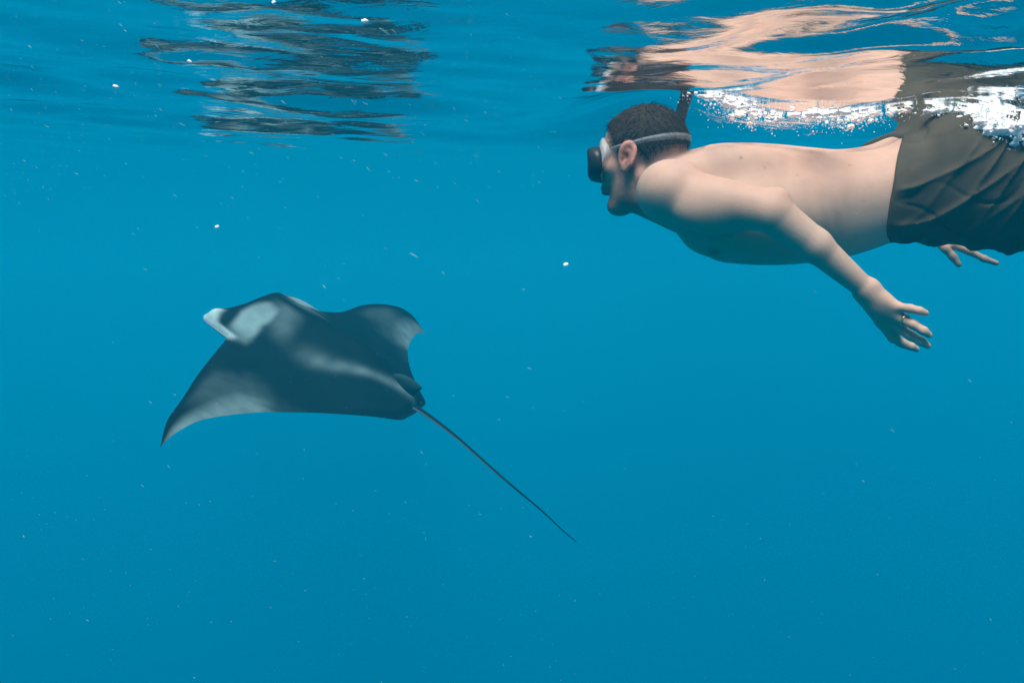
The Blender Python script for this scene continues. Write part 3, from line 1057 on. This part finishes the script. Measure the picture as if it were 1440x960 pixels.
    strapm = simple_mat("strap_silicone", (.50, .55, .55), .3, .5, 80, .1, alpha=.2)

    def oval(cx, hw, hh_, zc, n=48, ex=2.6, nose=0.0, curve=0.0):
        out = []
        for i in range(n):
            w = 2 * math.pi * i / n
            cw, sw = math.cos(w), math.sin(w)
            y = hw * math.copysign(abs(cw) ** (2 / ex), cw)
            z = zc + hh_ * math.copysign(abs(sw) ** (2 / ex), sw)
            if sw < 0:
                z -= nose * math.exp(-(y / .026) ** 2)
            x = cx - curve * (y / hw) ** 2
            out.append((x, y, z))
        return out

    def loft_rings(rings, close=False):
        n = len(rings[0])
        V = [hp(*q) for r in rings for q in r]
        F = []
        m_ = len(rings)
        for i in range(m_ if close else m_ - 1):
            i2 = (i + 1) % m_
            for k in range(n):
                k2 = (k + 1) % n
                F.append((i * n + k, i * n + k2, i2 * n + k2, i2 * n + k))
        return np.array(V), F
    zc = -.008
    fr = [oval(.124, .060, .027, zc + .003, curve=.012), oval(.130, .062, .029, zc + .003, curve=.014), oval(.132, .067, .033, zc + .002, curve=.016),
          oval(.127, .074, .039, zc + .001, curve=.018), oval(.112, .078, .042, zc, curve=.020), oval(.100, .075, .040, zc, curve=.022),
          oval(.100, .066, .034, zc, curve=.020)]
    Vm, Fm = loft_rings(fr, True)
    mask = link_mixed("diving_mask", Vm - inv, Fm, black, root)
    lens_r = [oval(.1225, .061, .028, zc + .003, curve=.012), oval(.1225, .04, .018, zc, curve=.006), oval(.1225, .004, .002, zc, curve=0.)]
    Vl, Fl = loft_rings(lens_r)
    gm, gnt, gb = new_mat("mask_glass")
    gb.inputs["Base Color"].default_value = (.55, .62, .62, 1); gb.inputs["Roughness"].default_value = .05
    gb.inputs["Alpha"].default_value = .25
    link_mixed("lens", Vl - inv, Fl, gm, mask)
    # soft skirt that reaches from the frame back to the face
    rings = []
    for t in np.linspace(0, 1, 9):
        base_r = oval(.102, .072, .038, zc, curve=.022)
        outr = []
        for (x, y, z) in base_r:
            tgt_y = y * .87; tgt_z = (z - zc) * (1.5 if z > zc else 1.04) + zc + (.006 if z > zc else 0)
            # where the skirt meets the face
            lo_, hi_ = -.02, .13
            xs_ = np.linspace(hi_, lo_, 60)
            pts = np.array([hp(q, tgt_y, tgt_z) for q in xs_])
            f_ = np.minimum(union(CRANIUM + FACE[:7], pts, HEAD_C, .3, 1.0), 9)
            hit = np.argmax(f_ < .002) if (f_ < .002).any() else len(xs_) - 12
            tx = xs_[hit] + .003
            bul = .006 * math.sin(math.pi * t)
            k_ = t
            yy = y + (tgt_y - y) * k_; zz = z + (tgt_z - z) * k_
            ry = math.hypot(yy, zz - zc) + 1e-6
            outr.append((x + (tx - x) * k_, yy * (1 + bul / ry), zc + (zz - zc) * (1 + bul / ry)))
        rings.append(outr)
    Vk, Fk = loft_rings(rings)
    link_mixed("skirt", Vk - inv, Fk, clear, mask)
    # strap round the back of the head
    def scalp(origin, d):
        ts = np.linspace(.03, .16, 200)
        pts = origin + ts[:, None] * d
        f_ = union(CRANIUM + FACE[:3] + NECK[:2], pts, HEAD_C, .3, 1.0)
        j = len(ts) - 1 - np.argmax((f_ < 0)[::-1])
        return pts[j]
    N = 72
    grid = np.zeros((N, 5, 3))
    for i in range(N):
        w = R(52) + (2 * math.pi - 2 * R(52)) * i / (N - 1)
        tilt = .012 + .022 * (1 - math.cos(w)) / 2
        dvec = math.cos(w) * HF + math.sin(w) * HL
        back = max(0, -math.cos(w))
        halfw = .0028 + .0040 * back
        for k_, off in enumerate((-1, -.5, 0, .5, 1)):
            o = hp(0, 0, 0) + HU * (tilt + off * halfw) * HS
            p = scalp(o, dvec / np.linalg.norm(dvec))
            nrm = p - hp(0, 0, tilt); nrm -= HU * (nrm @ HU); nrm /= np.linalg.norm(nrm)
            grid[i, k_] = p + nrm * (.0100 if abs(off) < .9 else .0070)
    for _ in range(6):
        grid[1:-1] = .25 * grid[:-2] + .5 * grid[1:-1] + .25 * grid[2:]
    Vst = grid.reshape(-1, 3)
    Fst = [(i * 5 + k_, i * 5 + k_ + 1, i * 5 + k_ + 6, i * 5 + k_ + 5) for i in range(N - 1) for k_ in range(4)]
    st_o = link_mixed("strap", Vst - inv, Fst, strapm, mask)
    sm = st_o.modifiers.new("thickness", 'SOLIDIFY'); sm.thickness = .0022

    # ---- snorkel on the far side of the head
    sp = [hp(.085, -.05, -.075), hp(.075, -.078, -.085), hp(.045, -.092, -.055), hp(.0, -.097, .01), P(940, 205, 2.075), P(953, 178, 2.072), P(962, 150, 2.07), P(972, 112, 2.07), P(978, 84, 2.07)]
    cpts = catm(sp, 60)
    tv, tf = tube(cpts, np.full(60, .0115), 14)
    sn = link_mixed("snorkel", tv - inv, tf, black, root)
    bv, bf = tube(catm(sp[5:7], 8), np.full(8, .0128), 14)
    link_mixed("snorkel_clip", bv - inv, bf, simple_mat("clip_rubber", (.03, .03, .034), .6), sn)

    # ---- wedding ring
    a, b2 = K[4], P(1284, 456, 1.682)
    t = (b2 - a) / np.linalg.norm(b2 - a)
    c = a + (b2 - a) * .38
    e1 = np.cross(t, [0, 0, 1.0]); e1 /= np.linalg.norm(e1); e2 = np.cross(e1, t)
    Vr, Fr = [], []
    for i in range(28):
        w = 2 * math.pi * i / 28
        d_ = math.cos(w) * e1 + math.sin(w) * e2
        for k_ in range(8):
            v = 2 * math.pi * k_ / 8
            Vr.append(c + d_ * (.0112 + .0010 * math.cos(v)) + t * .0022 * math.sin(v))
        for k_ in range(8):
            k2 = (k_ + 1) % 8; i2 = (i + 1) % 28
            Fr.append((i * 8 + k_, i2 * 8 + k_, i2 * 8 + k2, i * 8 + k2))
    gold, gnt2, gb2 = new_mat("ring_metal")
    gb2.inputs["Base Color"].default_value = (.75, .62, .38, 1); gb2.inputs["Metallic"].default_value = 1; gb2.inputs["Roughness"].default_value = .3
    link_mixed("finger_ring", np.array(Vr) - inv, Fr, gold, root)
    return root


build_person()

# ==SMALL==
# ------------------------------------------------------------------ foam, bubbles and drifting specks
def unit_blob(jit, seed, sub=1):
    bm = bmesh.new()
    bmesh.ops.create_icosphere(bm, subdivisions=sub, radius=1.0)
    rr = random.Random(seed)
    for v in bm.verts:
        v.co *= 1 + rr.uniform(-jit, jit)
    V = np.array([v.co[:] for v in bm.verts])
    Fc = np.array([[v.index for v in f.verts] for f in bm.faces])
    bm.free()
    return V, Fc


def scatter(name, centres, scales, mats, parent=None, jit=.0, seed=1, sub=1, drift=None):
    """Many small blobs in one mesh; scales is (n, 3)."""
    bV, bF = unit_blob(jit, seed, sub)
    n = len(centres)
    r = np.random.default_rng(seed)
    if drift is None:
        q = r.normal(size=(n, 4))
    else:                                   # long side roughly along the drift direction
        q = np.array(Vector((1, 0, 0)).rotation_difference(Vector(drift).normalized())[:]) + r.normal(size=(n, 4)) * .13
    q /= np.linalg.norm(q, axis=1)[:, None]
    w, x, y, z = q.T
    M = np.stack([1 - 2 * (y * y + z * z), 2 * (x * y - z * w), 2 * (x * z + y * w), 2 * (x * y + z * w), 1 - 2 * (x * x + z * z),
                      2 * (y * z - x * w), 2 * (x * z - y * w), 2 * (y * z + x * w), 1 - 2 * (x * x + y * y)], 1).reshape(n, 3, 3)
    V = np.einsum('nij,nvj->nvi', M, bV[None] * np.asarray(scales)[:, None, :]) + np.asarray(centres)[:, None, :]
    Fc = bF[None] + (np.arange(n) * len(bV))[:, None, None]
    return link_mesh(name, V.reshape(-1, 3), Fc.reshape(-1, 3), mats, parent)


def build_foam():
    m, nt, b = new_mat("foam_white")
    b.inputs["Base Color"].default_value = (.94, .94, .92, 1)
    b.inputs["Roughness"].default_value = .35
    b.inputs["Specular IOR Level"].default_value = .1
    b.inputs["Subsurface Weight"].default_value = .3
    b.inputs["Subsurface Scale"].default_value = .01
    r = np.random.default_rng(11)

    def froth(name, centres, radii, squash, step, label, grains, gsize, seed):
        """A lumpy mass of white water (one smooth skin over many bubbles) with loose bubbles round it."""
        prims = [Ell(c, (q * squash[0], q * squash[1], q * squash[2]), None, .0035) for c, q in zip(centres, radii)]
        C_ = np.array(centres)

        def f(p, c, rb):
            near = np.linalg.norm(C_ - c, axis=1) < rb + .05
            d = np.full(len(p), .2)
            for q in np.nonzero(near)[0]:
                d = smin(d, prims[q](p), .0035)
            return d + .0017 * vnoise(p, 330, 41, 2)
        V1, F1 = surface_net(f, C_.min(0) - .03, C_.max(0) + .03, step)
        bV, bF = unit_blob(.1, seed, 1)
        V2 = (bV[None] * np.asarray(gsize)[:, None, None] + np.asarray(grains)[:, None, :]).reshape(-1, 3)
        F2 = (bF[None] + (np.arange(len(grains)) * len(bV))[:, None, None]).reshape(-1, 3)
        tri = np.concatenate([F1[:, [0, 1, 2]], F1[:, [0, 2, 3]], F2 + len(V1)])
        o = link_mesh(name, np.concatenate([V1, V2]), tri, m)
        tag(o, label, "foam", kind="stuff")

    # a broken line of froth over the small of the back
    cs, rs, gs, gz = [], [], [], []
    for _ in range(230):
        x0 = r.choice([r.normal(.44, .03), r.normal(.56, .05), r.normal(.65, .03), r.normal(.75, .05)])
        y0 = 1.90 + .05 * math.sin(x0 * 27) + r.normal() * .036
        q = r.uniform(.0016, .0062) * r.uniform(.4, 1)
        z0 = float(sea_height(np.array([x0]), np.array([y0]))[0])
        cs.append((x0, y0, z0 - q * .5 - abs(r.normal()) * .004)); rs.append(q)
        for _ in range(6):
            gs.append((x0 + r.normal() * .014, y0 + r.normal() * .02, z0 - abs(r.normal()) * .014 - .002)); gz.append(min(.0026, .0007 * (1 + r.pareto(2.8))))
    froth("foam_bubbles", cs, rs, (1.7, 1.5, .8), .0024, "white froth of bubbles at the surface above the swimmer's back", gs, gz, 4)
    # water lapping over the hips, its bright highlight built as white foam
    cs, rs, gs, gz = [], [], [], []
    path = catm([P(1312, 157, 1.86), P(1350, 155, 1.84), P(1378, 163, 1.81), P(1392, 178, 1.78), P(1415, 180, 1.77), P(1450, 188, 1.765), P(1500, 197, 1.76)], 200)
    wid = np.interp(np.linspace(0, 1, 200), [0, .2, .4, .6, 1], [.002, .004, .011, .022, .024])
    for _ in range(560):
        i = int(r.integers(0, 200))
        p = path[i] + r.normal(size=3) * np.array([.012, .4 * wid[i] + .003, wid[i] * .5])
        cs.append(p); rs.append(r.uniform(.0016, .0040) + wid[i] * r.uniform(.0, .15))
        for _ in range(5):
            gs.append(p + r.normal(size=3) * (.003 + wid[i] * .5)); gz.append(min(.003, .0008 * (1 + r.pareto(2.6))))
    froth("glint_foam", cs, rs, (1.8, 1.1, .8), .0024, "white foam standing in for the bright glint of water over the dark shorts", gs, gz, 5)
    return m


def build_specks(m):
    r = np.random.default_rng(9)
    n = 2300
    c = np.stack([r.uniform(-2.2, 2.2, n), .75 + 3.2 * r.uniform(0, 1, n) ** .8, -r.uniform(.01, 1.9, n)], 1)
    near = np.stack([r.uniform(-1.3, .1, 500), r.uniform(.8, 2.4, 500), -np.abs(r.normal(0, .10, 500)) - .02], 1)
    c = np.concatenate([c, near])
    # none inside or touching the swimmer
    keep = np.array([True] * len(c))
    keep &= ~((c[:, 0] > .1) & (c[:, 1] > 1.1) & (c[:, 1] < 2.45) & (c[:, 2] > -.5))
    c = c[keep]
    s_ = np.minimum(.0016, .00036 * (1 + r.pareto(3.2, len(c))))
    sc = np.stack([s_ * r.uniform(1.5, 5.5, len(c)), s_ * .85, s_ * .7], 1)
    # flakes drift in one slow current: long side mostly along it
    mm, nt, b = new_mat("speck_pale")
    b.inputs["Base Color"].default_value = (.42, .62, .64, 1)
    b.inputs["Alpha"].default_value = .38
    b.inputs["Roughness"].default_value = .6
    o = scatter("drifting_specks", c, sc, mm, seed=8, jit=.2, sub=1, drift=(.8, .2, -.6))
    tag(o, "tiny pale specks and flakes drifting all through the blue water", "specks", kind="stuff")
    spots = [(513, 30, 5.5, "biggest white fleck, set against the dark ripples of the ray's reflection"),
             (769, 18, 4, "lone white fleck near the top edge between the two reflections"),
             (163, 122, 4, "leftmost and lowest white fleck of the loose row at top left"),
             (267, 87, 4, "second white fleck from the left in the loose row at top left"),
             (297, 43, 4, "third white fleck from the left in the loose row rising to the dark ripples"),
             (324, 14, 3.6, "fourth white fleck from the left, close under the top edge by the dark ripples"),
             (385, 4, 4, "white fleck touching the top edge within the dark ripples"),
             (305, 319, 3.4, "lone white fleck in plain water just above the ray's head"),
             (796, 372, 4, "lone white fleck in mid-water below and left of the swimmer's head")]
    for i, (px, py, q, text) in enumerate(spots):
        d = .95 + .35 * ((i * 37) % 10) / 10
        rad = .8 * q / FOC * d
        bV, bF = unit_blob(.18, 20 + i, 2)
        V = bV * np.array([rad * 1.25, rad, rad * .75])
        o = link_mesh("floating_fleck", V, bF, m)
        o.location = P(px, py, d)
        o.rotation_euler = (.3 * i, .2 * math.sin(i), .4 * i)
        tag(o, text, "fleck", "white flecks hanging in the open water")


build_specks(build_foam())
